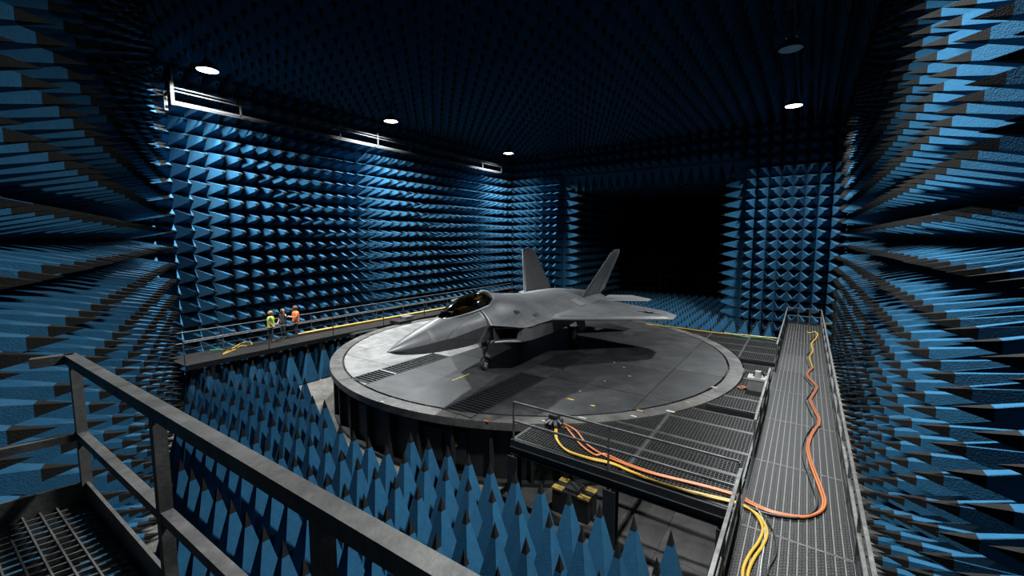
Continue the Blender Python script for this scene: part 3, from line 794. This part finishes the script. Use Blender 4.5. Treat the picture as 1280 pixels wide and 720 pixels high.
m = MB(); m.bar((1.2, 31.5, .62), (1.48, 31.5, .62), .07, .07); wk_gate.part('arm', m, 'yellow_paint')

# ------------------------------------------------------------------ grating platform between walkway and turntable
gp = Thing('grating_platform', 'open steel grating platform between turntable and long walkway', 'platform', (-3.5, 14, ZF))
RC = TR + .06
def out_x(y, x0, x1):
    d = RC * RC - (y - TT.y) ** 2
    if d > 0: x0 = max(x0, TT.x + math.sqrt(d))
    return (x0, x1) if x1 - x0 > .02 else None
def out_y(x, y0, y1):
    d = RC * RC - (x - TT.x) ** 2
    if d <= 0: return [(y0, y1)]
    s = math.sqrt(d); r = []
    a, b = TT.y - s, TT.y + s
    if a > y0: r.append((y0, min(y1, a)))
    if b < y1: r.append((max(y0, b), y1))
    return [q for q in r if q[1] - q[0] > .02]
YL = [9.62, 11.1, 12.4, 13.85, 14.93, 15.59, 16.8, 18.1, 19.4, 20.6, 21.77, 22.68, 24.1, 25.5, 27.0, 28.4]
XS = [(-6.62, -3.4), (-3.4, -.92)]
for j in range(len(YL) - 1):
    if j in (4, 10): continue
    y0, y1 = YL[j], YL[j + 1]
    for (x0, x1) in (XS if j < 11 else [(-9.2, -6.6), (-6.6, -4.46), (-4.46, -2.43), (-2.43, -.92)]):
        m = MB(); n = 0; sp = .088
        k = int((y1 - y0) / sp)
        for q in range(1, k):
            y = y0 + (y1 - y0) * q / k; r = out_x(y, x0 + .03, x1 - .03)
            if r: m.box(r[0], r[1], y - .010, y + .010, -.035, -.004); n += 1
        k = int((x1 - x0) / sp)
        for q in range(1, k):
            x = x0 + (x1 - x0) * q / k
            for (a, b) in out_y(x, y0 + .03, y1 - .03): m.box(x - .007, x + .007, a, b, -.032, -.006); n += 1
        if n < 6: continue
        for yy in (y0 + .03, y1 - .03):
            r = out_x(yy, x0 + .01, x1 - .01)
            if r: m.box(r[0], r[1], yy - .028, yy + .028, -.045, .002, 1)
        for xx in (x0 + .025, x1 - .025):
            for (a, b) in out_y(xx, y0 + .01, y1 - .01): m.box(xx - .022, xx + .022, a, b, -.045, .001, 1)
        gp.part('grating_panel', m, ['grating_steel', 'grey_steel'])
m = MB(); m.box(-6.66, -.9, 9.54, 9.61, -.20, -.006); gp.part('front_beam', m, 'dark_beam')
m = MB(); m.box(-6.66, -.9, 9.51, 9.61, -.225, -.20); gp.part('beam_flange', m, 'grating_steel')
m = MB(); m.box(-6.66, -.9, 9.58, 9.64, -.42, -.225); gp.part('front_beam', m, 'black_steel')
m = MB(); m.box(-6.66, -.9, 9.53, 9.64, -.445, -.42); gp.part('beam_flange', m, 'grating_steel')
m = MB(); m.box(-6.66, -6.6, 9.61, 10.6, -.36, -.004); gp.part('end_beam', m, 'dark_beam')
for yy in (11.1, 12.4, 13.85, 14.93, 15.59, 16.8, 18.1, 19.4, 20.6, 21.77, 22.68, 24.1, 25.5):
    r = out_x(yy, -6.6, -.9)
    if r: m = MB(); m.box(r[0], r[1], yy - .04, yy + .04, -.22, -.048); gp.part('joist', m, 'dark_beam')
for (a, b) in out_y(-3.4, 9.8, 14.6): m = MB(); m.box(-3.45, -3.35, a, b, -.2, .004); gp.part('girder', m, 'grey_steel')
for (x, y) in ((-6.55, 9.57), (-3.66, 9.57), (-1.1, 9.57), (-3.4, 12.9), (-1.1, 15.3), (-1.1, 22.2), (-4.4, 27.8)):
    m = MB(); m.box(x - .16, x + .16, y - .13, y - .10, ZF + .03, -.45); m.box(x - .16, x + .16, y + .10, y + .13, ZF + .03, -.45); m.box(x - .02, x + .02, y - .10, y + .10, ZF + .03, -.45); m.box(x - .2, x + .2, y - .16, y + .16, ZF + .03, ZF + .06)
    gp.part('leg', m, 'black_steel')
rail_run(gp, (-6.58, 9.57, 0), (-.9, 9.57, 0), 1.1, 2, (.55,), 'rail_steel', .024, True)

# ------------------------------------------------------------------ left catwalk
cw = Thing('catwalk', 'narrow catwalk along the left wall with the people on it', 'catwalk', (-23.6, 20, 0))
CX0, CX1 = -25.0, -22.65
yy = 6.9
while yy < 36:
    y1 = min(yy + 2.4, 36.0)
    m = MB(); m.box(CX0, CX1, yy + .01, y1 - .01, -.05, 0); cw.part('deck_plate', m, 'walk_tread'); yy = y1
for x in (CX0, CX1):
    m = MB(); m.box(x - .04, x + .04, 6.9, 36.0, -.22, -.05 if x == CX0 else .02); cw.part('side_beam', m, 'grating_steel')
rail_run(cw, (CX1, 6.9, 0), (CX1, 36.0, 0), 1.12, 8, (.75, .38), 'rail_steel', .022, False)
rail_run(cw, (CX0 + .06, 6.9, 0), (CX0 + .06, 36.0, 0), 1.12, 12, (.58,), 'rail_steel', .022, False)
for k in range(6):
    y = 8 + k * 5.4; m = MB(); m.box(CX0 - .1, CX0 + .06, y - .08, y + .08, ZF, -.27); cw.part('leg', m, 'black_steel')
    m = MB(); m.box(CX1 - .2, CX1 - .05, y - .08, y + .08, ZF, -.27); cw.part('leg', m, 'black_steel')

# ------------------------------------------------------------------ track hung high along the left wall
tk = Thing('ceiling_track', 'long pale steel track hung high along the left wall', 'track', (-24.9, 21, 12.0))
for (x, z, w, h) in ((-24.85, 12.12, .07, .10), (-24.85, 12.78, .05, .06), (-25.2, 12.12, .06, .1), (-24.85, 12.62, .06, .05)):
    m = MB(); m.box(x - w / 2, x + w / 2, 7.85, 34.0, z - h / 2, z + h / 2); tk.part('rail', m, 'track_steel')
for k in range(10):
    y = 7.9 + k * 2.9; m = MB(); m.bar((-24.85, y, 12.05), (-24.85, y, 12.95 if k % 3 else 13.7), .07, .07); tk.part('hanger', m, 'track_steel')
m = MB(); m.box(-24.95, -24.75, 7.78, 7.92, 11.95, 13.05); tk.part('end_stop', m, 'track_steel')
m = MB(); m.box(-25.5, -24.8, 7.75, 7.85, 12.5, 12.6); m.box(-25.5, -25.4, 7.7, 7.85, 11.8, 12.7); tk.part('end_bracket', m, 'black_steel')

# ------------------------------------------------------------------ viewing platform at the camera
vp = Thing('viewing_platform', 'near steel viewing platform with mesh deck and square tube railing', 'platform', (-2, 0, 0))
VZ, VR = 3.72, 4.815
VC = Vector((-4.45, .68, VZ)); VE = Vector((1.2, .78, VZ)); VS = VC + Vector((-.24, -.97, 0)) * 2.2
def vrail(a, b, name, r=.032): m = MB(); m.bar(a, b, r * 2, r * 2); vp.part(name, m, 'near_rail')
Z = lambda p, z: Vector((p.x, p.y, z))
vrail(Z(VC, VR) + Vector((-.03, -.02, 0)), Z(VE, VR), 'handrail', .034)
dS = (VS - VC).normalized()
vrail(Z(VC, VR), Z(VC + dS * .22, VR), 'handrail', .034)
vrail(Z(VC, VR - .60), Z(VE, VR - .60), 'mid_rail', .028)
vrail(Z(VC, VR - .60), Z(VS, VR - .60), 'mid_rail', .028)
for t in (0, .295, .56, .98):
    p = VC.lerp(VE, t); m = MB(); m.bar(Z(p, VZ - .1), Z(p, VR - .03), .06, .06); vp.part('post', m, 'near_rail')
m = MB(); m.bar(Z(VC, VZ + .02), Z(VE, VZ + .02), .02, .22); vp.part('toe_board', m, 'near_rail')
m = MB(); m.bar(Z(VC, VZ + .02), Z(VS, VZ + .02), .02, .22); vp.part('toe_board', m, 'near_rail')
# deck mesh
m = MB(); q = 0
while q < 5.6:
    a = VC + (VE - VC).normalized() * q; m.bar(a - Vector((0, 0, .03)), a + dS * 1.6 - Vector((0, 0, .03)), .012, .03); q += .085
q = 0
while q < 1.62:
    a = VC + dS * q - Vector((0, 0, .025)); m.bar(a, a + (VE - VC), .010, .03); q += .085
vp.part('deck_mesh', m, 'rail_steel')
m = MB(); 
for q in (0, .8, 1.6): a = VC + dS * q - Vector((0, 0, .12)); m.bar(a, a + (VE - VC), .06, .14)
vp.part('deck_frame', m, 'black_steel')
for (x, y) in ((-4.3, .5), (1.05, .6), (-1.7, .5)):
    m = MB(); m.box(x - .07, x + .07, y - .07, y + .07, ZF, VZ - .18); vp.part('leg', m, 'black_steel')

# ------------------------------------------------------------------ cables
def cable(name, pts, r, m_, label, group=None, z=.03):
    P = spline([(p[0], p[1], p[2] if len(p) > 2 else z) for p in pts], 6)
    b = P[0]; m = MB(); m.tube(P, r, 8)
    o = link(name, m.mesh(name, m_, (b.x, b.y, b.z), 50)); o.location = b
    tag(o, label, 'cable', group); return o
A = lambda zs, ox, oy, k, z=.03: [tuple(ground(ox + x * k, oy + y * k, z)) for x, y in zs]
k3 = 1 / 3
yel = A([(222, 165), (225, 205), (260, 245), (330, 272), (430, 295), (500, 325), (600, 365), (720, 400), (860, 432), (905, 445), (940, 462), (975, 490), (1000, 540), (985, 590), (950, 640), (928, 690), (925, 740), (930, 800)], 620, 480, k3)
off = lambda P, dx, dy, dz=0: [(p[0] + dx, p[1] + dy, p[2] + dz) for p in P]
cable('power_cable', yel, .029, 'yellow_cable', 'yellow cable curving off the grating onto the walkway, inner one of the pair')
cable('power_cable', off(yel, .08, -.055, .003), .029, 'yellow_cable', 'yellow cable curving off the grating onto the walkway, outer one of the pair')
ora = A([(255, 150), (300, 175), (340, 225), (400, 265), (480, 300), (580, 335), (700, 365), (800, 390), (900, 420)], 620, 480, k3) + \
      A([(270, 390), (360, 430), (450, 450), (530, 455), (590, 430), (608, 390), (596, 340), (570, 270), (545, 200), (535, 140), (550, 90), (575, 50)], 860, 520, 1 / 3.6) + \
      A([(538, 615), (540, 580), (520, 540), (502, 500), (503, 485), (525, 450), (530, 430), (510, 405), (487, 380), (490, 362), (515, 340)], 880, 370, .264)
ora2 = A([(262, 162), (290, 195), (322, 232), (372, 266)], 620, 480, k3) + [(p[0] + .045, p[1] + .06, p[2]) for p in ora[3:]]
cable('power_cable', ora, .028, 'orange_cable', 'orange cable winding along the walkway, outer one of the pair')
cable('power_cable', ora2, .028, 'orange_cable', 'orange cable winding along the walkway, inner one of the pair')
cable('hose', off(ora[9:-2], -.11, -.09), .022, 'black_cable', 'thin black hose lying beside the orange cables on the walkway')
yf = A([(515, 340), (500, 292), (515, 262), (510, 226), (530, 202), (538, 182), (524, 170), (505, 175), (490, 172)], 880, 370, .264)
cable('power_cable', yf, .038, 'yellow_cable', 'yellow cable zigzagging along the far half of the walkway')
cable('hose', off(yf, -.14, .1), .025, 'black_cable', 'black hose beside the zigzag yellow cable on the far walkway')
cable('signal_cable', A([(300, 400), (340, 470), (345, 560), (330, 660), (322, 740)], 860, 520, 1 / 3.6), .012, 'white_paint', 'thin white cable on the walkway beside the yellow cables')
cable('signal_cable', A([(310, 415), (360, 470), (395, 550), (395, 620), (365, 680), (358, 715)], 860, 520, 1 / 3.6), .014, 'black_cable', 'thin black cable curving across the near walkway')
cable('power_cable', [(-24.4, 12.9), (-24.45, 14.5), (-24.3, 18), (-24.15, 22), (-24.0, 25), (-23.9, 30)], .075, 'yellow_cable', 'thick yellow hose lying along the catwalk behind the jet nose', z=.08)
cable('power_cable', A([(405, 422), (470, 385), (530, 352), (585, 350), (580, 372), (520, 372), (480, 395), (400, 428)], 200, 360, .1945), .024, 'yellow_cable', 'yellow cable lying in a loop on the catwalk near the angled wall')
cable('signal_cable', A([(320, 400), (390, 395), (400, 402)], 200, 360, .1945), .025, 'green_cable', 'short green cable on the catwalk near the angled wall')
cable('power_cable', [(-8.5, 27.9), (-6.6, 28.0), (-4.5, 27.8), (-2.5, 28.1), (-1.1, 28.2)], .04, 'yellow_cable', 'yellow cable along the far edge of the grating platform')
cable('signal_cable', [(-3.8, 28.2), (-2.7, 27.6), (-2.0, 27.9), (-1.1, 27.5)], .03, 'green_cable', 'green cable on the far end of the grating platform')

# cable plug bundle at the turntable edge
p = ground(693, 532)
cb = Thing('cable_junction', 'black bundle of cable plugs on the grating at the turntable edge', 'cable box', (p.x, p.y, 0))
m = MB(); m.box(p.x - .22, p.x + .2, p.y - .18, p.y + .2, .01, .2); m.box(p.x - .14, p.x + .12, p.y - .12, p.y + .14, .2, .36); cb.part('body', m, 'black_steel')
for k, (dx, dy) in enumerate(((-.12, -.2), (0, -.22), (.14, -.2), (.2, -.05))):
    m = MB(); m.tube([(p.x + dx * .6, p.y + dy * .6, .2), (p.x + dx * 1.4, p.y + dy * 1.4, .12)], .05, 10); cb.part('plug', m, 'black_cable', smooth=40)

# grey control box on the grating beside the walkway
bx = Thing('control_box', 'small grey metal box with a white lid on the grating beside the walkway', 'box', (-1.25, 18.2, 0))
m = MB(); m.box(-1.55, -1.0, 17.9, 18.4, .0, .42); bx.part('body', m, 'box_grey')
m = MB(); m.box(-1.58, -.97, 17.87, 18.43, .42, .5); bx.part('lid', m, 'white_paint')
m = MB(); m.tube([(-1.4, 18.2, .5), (-1.35, 18.2, .68), (-1.15, 18.25, .7), (-1.05, 18.3, .5)], .03, 8); bx.part('handle', m, 'black_steel', smooth=40)
m = MB(); m.tube([(-1.25, 18.15, .5), (-1.25, 18.15, .72)], .11, 14); bx.part('knob', m, 'white_paint', smooth=40)
cable('signal_cable', [(-1.55, 17.95, .1), (-1.75, 17.8, .05), (-1.85, 17.95, .04), (-1.7, 18.1, .04), (-1.62, 17.9, .05)], .03, 'orange_cable', 'short orange cable coiled beside the grey control box')
# yellow and black crate below the platform
cr = Thing('hazard_crate', 'black crate with yellow edges on the floor under the grating platform', 'crate', (-5.1, 10.5, ZF))
m = MB(); m.box(-5.66, -4.54, 10.2, 10.8, ZF + .03, -1.45); cr.part('body', m, 'black_steel')
for (x0, x1, y0, y1) in ((-5.68, -5.35, 10.18, 10.4), (-4.85, -4.52, 10.18, 10.36), (-5.68, -5.4, 10.62, 10.82), (-4.82, -4.52, 10.6, 10.82)):
    m = MB(); m.box(x0, x1, y0, y1, -1.47, -1.42); cr.part('corner_plate', m, 'yellow_paint')
m = MB(); m.box(-5.3, -4.9, 10.3, 10.7, -1.45, -1.36); cr.part('lid', m, 'grey_steel')
# equipment on the far rim between catwalk and turntable
p = ground(505, 403)
eq = Thing('tool_case', 'open tool case with pale lid on the catwalk edge beside the turntable', 'case', (p.x, p.y, 0))
m = MB(); m.box(p.x - .5, p.x + .45, p.y - .8, p.y + .3, .02, .22); eq.part('body', m, 'black_steel')
m = MB(); m.box(p.x - .3, p.x + .3, p.y - .1, p.y + .6, .22, .42); eq.part('lid', m, 'box_grey')
br = Thing('access_bridge', 'short dark steel bridge from the catwalk to the turntable rim', 'bridge', (-22.2, 16.5, 0))
for x, y0, y1 in ((-22.3, 15.2, 15.35), (-22.3, 17.0, 17.15), (-22.3, 16.1, 16.2)):
    m = MB(); m.box(-22.58, -22.1, y0, y1, -.3, -.06); br.part('beam', m, 'dark_beam')
m = MB(); m.box(-22.58, -22.1, 15.3, 17.05, -.06, -.02); br.part('deck', m, 'grating_steel')

# ------------------------------------------------------------------ people on the catwalk
def person(base, rz, label, arms, shirt, trousers, vest, hair, shoe, height=1.75):
    root = link('person', None); root.location = base; root.rotation_euler = (0, 0, rz); root.scale = (height / 1.75 * 1.08, height / 1.75 * 1.12, height / 1.75)
    tag(root, label, 'person')
    J = {'pel': (0, 0, .94), 'waist': (0, 0, 1.08), 'chest': (.0, 0, 1.30), 'neck': (.01, 0, 1.46), 'head0': (.03, 0, 1.54), 'head1': (.04, 0, 1.63), 'head2': (.03, 0, 1.71),
         'hipL': (0, .10, .90), 'kneL': (.03, .11, .50), 'ankL': (-.01, .12, .09), 'toeL': (.14, .13, .035),
         'hipR': (0, -.10, .90), 'kneR': (.02, -.11, .50), 'ankR': (-.02, -.12, .09), 'toeR': (.13, -.13, .035),
         'shL': (0, .19, 1.40), 'elL': arms[0][0], 'wrL': arms[0][1], 'haL': arms[0][2], 'shR': (0, -.19, 1.40), 'elR': arms[1][0], 'wrR': arms[1][1], 'haR': arms[1][2]}
    Rr = {'pel': .15, 'waist': .14, 'chest': .16, 'neck': .06, 'head0': .075, 'head1': .10, 'head2': .075, 'hipL': .095, 'kneL': .065, 'ankL': .048, 'toeL': .04, 'hipR': .095, 'kneR': .065, 'ankR': .048, 'toeR': .04,
          'shL': .065, 'elL': .046, 'wrL': .034, 'haL': .04, 'shR': .065, 'elR': .046, 'wrR': .034, 'haR': .04}
    E = [('pel', 'waist'), ('waist', 'chest'), ('chest', 'neck'), ('neck', 'head0'), ('head0', 'head1'), ('head1', 'head2')]
    for s in 'LR': E += [('pel', 'hip' + s), ('hip' + s, 'kne' + s), ('kne' + s, 'ank' + s), ('ank' + s, 'toe' + s), ('chest', 'sh' + s), ('sh' + s, 'el' + s), ('el' + s, 'wr' + s), ('wr' + s, 'ha' + s)]
    J = dict(J); fingers = []
    for s in 'LR':                                   # five short fingers per hand
        h = Vector(J['ha' + s]); d = (h - Vector(J['wr' + s])).normalized(); sd = d.cross(Vector((0, 0, 1)))
        sd = sd.normalized() if sd.length > .1 else Vector((0, 1, 0))
        for k in range(5):
            n = 'f%s%d' % (s, k)
            if k < 4: J[n] = tuple(h + sd * (.03 - .02 * k) + d * (.085 - .012 * abs(k - 1.4)))
            else: J[n] = tuple(h + sd * .065 + d * .02)
            Rr[n] = .0095; E.append(('ha' + s, n))
    names = list(J); idx = {n: i for i, n in enumerate(names)}
    me = bpy.data.meshes.new('body'); me.from_pydata([J[n] for n in names], [(idx[a], idx[b]) for a, b in E], [])
    o = link('body', me, root)
    mod = o.modifiers.new('skin', 'SKIN')
    for n in names: me.skin_vertices[0].data[idx[n]].radius = (Rr[n] * (.72 if n in ('pel', 'waist', 'chest') else 1), Rr[n])
    me.skin_vertices[0].data[idx['pel']].use_root = True
    o.modifiers.new('sub', 'SUBSURF').levels = 1
    o.modifiers['sub'].render_levels = 1
    dg = bpy.context.evaluated_depsgraph_get(); nm = bpy.data.meshes.new_from_object(o.evaluated_get(dg))
    o.modifiers.clear(); o.data = nm; nm.materials.clear()
    for k in ('skin', shirt, trousers, shoe): nm.materials.append(MATS[k])
    wr = [Vector(J['wrL']), Vector(J['wrR'])]; hd = [Vector(J['haL']), Vector(J['haR'])]; el = [Vector(J['elL']), Vector(J['elR'])]
    for p in nm.polygons:
        c = p.center; p.use_smooth = True
        hand = min((c - h).length for h in hd) < .12 or min((c - w).length for w in wr) < .05
        fore = any(((c - (e + w) / 2).length < .17) for e, w in zip(el, wr))
        p.material_index = 0 if (c.z > 1.47 or hand or fore) and c.z > .5 else (1 if c.z > .98 else (2 if c.z > .10 else 3))
        if abs(c.y) > .17 and c.z > .8 and not hand and not fore: p.material_index = 1
    def shell(name, prof, m_, parent):
        mb = MB(); n = 18; vs = []; 
        for (z, rx, ry, x0) in prof: vs += [(x0 + rx * math.cos(2 * math.pi * k / n), ry * math.sin(2 * math.pi * k / n), z) for k in range(n)]
        mb.add(vs, [(i * n + k, i * n + (k + 1) % n, (i + 1) * n + (k + 1) % n, (i + 1) * n + k) for i in range(len(prof) - 1) for k in range(n)])
        oo = link(name, mb.mesh(name, m_, smooth=50), parent); return oo
    if vest:
        shell('vest', [(.88, .17, .215, 0), (1.0, .165, .205, 0), (1.15, .165, .205, 0), (1.3, .17, .215, 0), (1.40, .15, .205, 0), (1.455, .10, .14, 0), (1.48, .075, .085, .01)], vest, root)
    shell('hair', [(1.55, .10, .10, -.005), (1.60, .125, .112, -.005), (1.67, .125, .112, .005), (1.73, .10, .09, .01), (1.765, .05, .05, .01), (1.772, .001, .001, .01)], hair, root)
    mb = MB(); mb.add([(.125, -.018, 1.60), (.125, .018, 1.60), (.155, 0, 1.605), (.128, 0, 1.65)], [(0, 1, 2), (1, 3, 2), (3, 0, 2)]); link('nose', mb.mesh('nose', 'skin'), root)
    for s in (-1, 1):
        mb = MB(); mb.lathe([(0, .012), (.012, .006), (.014, 0), (.012, -.006), (0, -.012)], (.118, s * .038, 1.645), 8); link('eye', mb.mesh('eye', 'hair_dark'), root)
    return root
AD = [((-.03, .27, 1.14), (.12, .25, .98), (.18, .22, .95)), ((-.03, -.27, 1.14), (.10, -.27, .96), (.16, -.26, .92))]
person((-24.05, 11.35, 0), math.radians(62), 'person in lime yellow vest and dark trousers standing on the catwalk', AD, 'cloth_dark', 'cloth_denim', 'vest_lime', 'hair_fair', 'shoe_red')
AO = [((.02, .27, 1.16), (.25, .18, 1.18), (.33, .12, 1.22)), ((.02, -.27, 1.16), (.25, -.18, 1.12), (.33, -.1, 1.15))]
person((-24.25, 12.85, 0), math.radians(-105), 'person in orange vest and jeans with forearms raised on the catwalk', AO, 'vest_orange', 'cloth_denim', 'vest_orange', 'hair_dark', 'cloth_dark', 1.82)
AR = [((.14, .24, 1.34), (.20, .22, 1.62), (.20, .21, 1.70)), ((-.03, -.27, 1.14), (.08, -.25, .95), (.13, -.24, .90))]
person((-24.5, 12.25, 0), math.radians(-70), 'person in dark clothes raising one hand between the two vested people', AR, 'cloth_dark', 'cloth_dark', None, 'hair_dark', 'cloth_dark', 1.7)
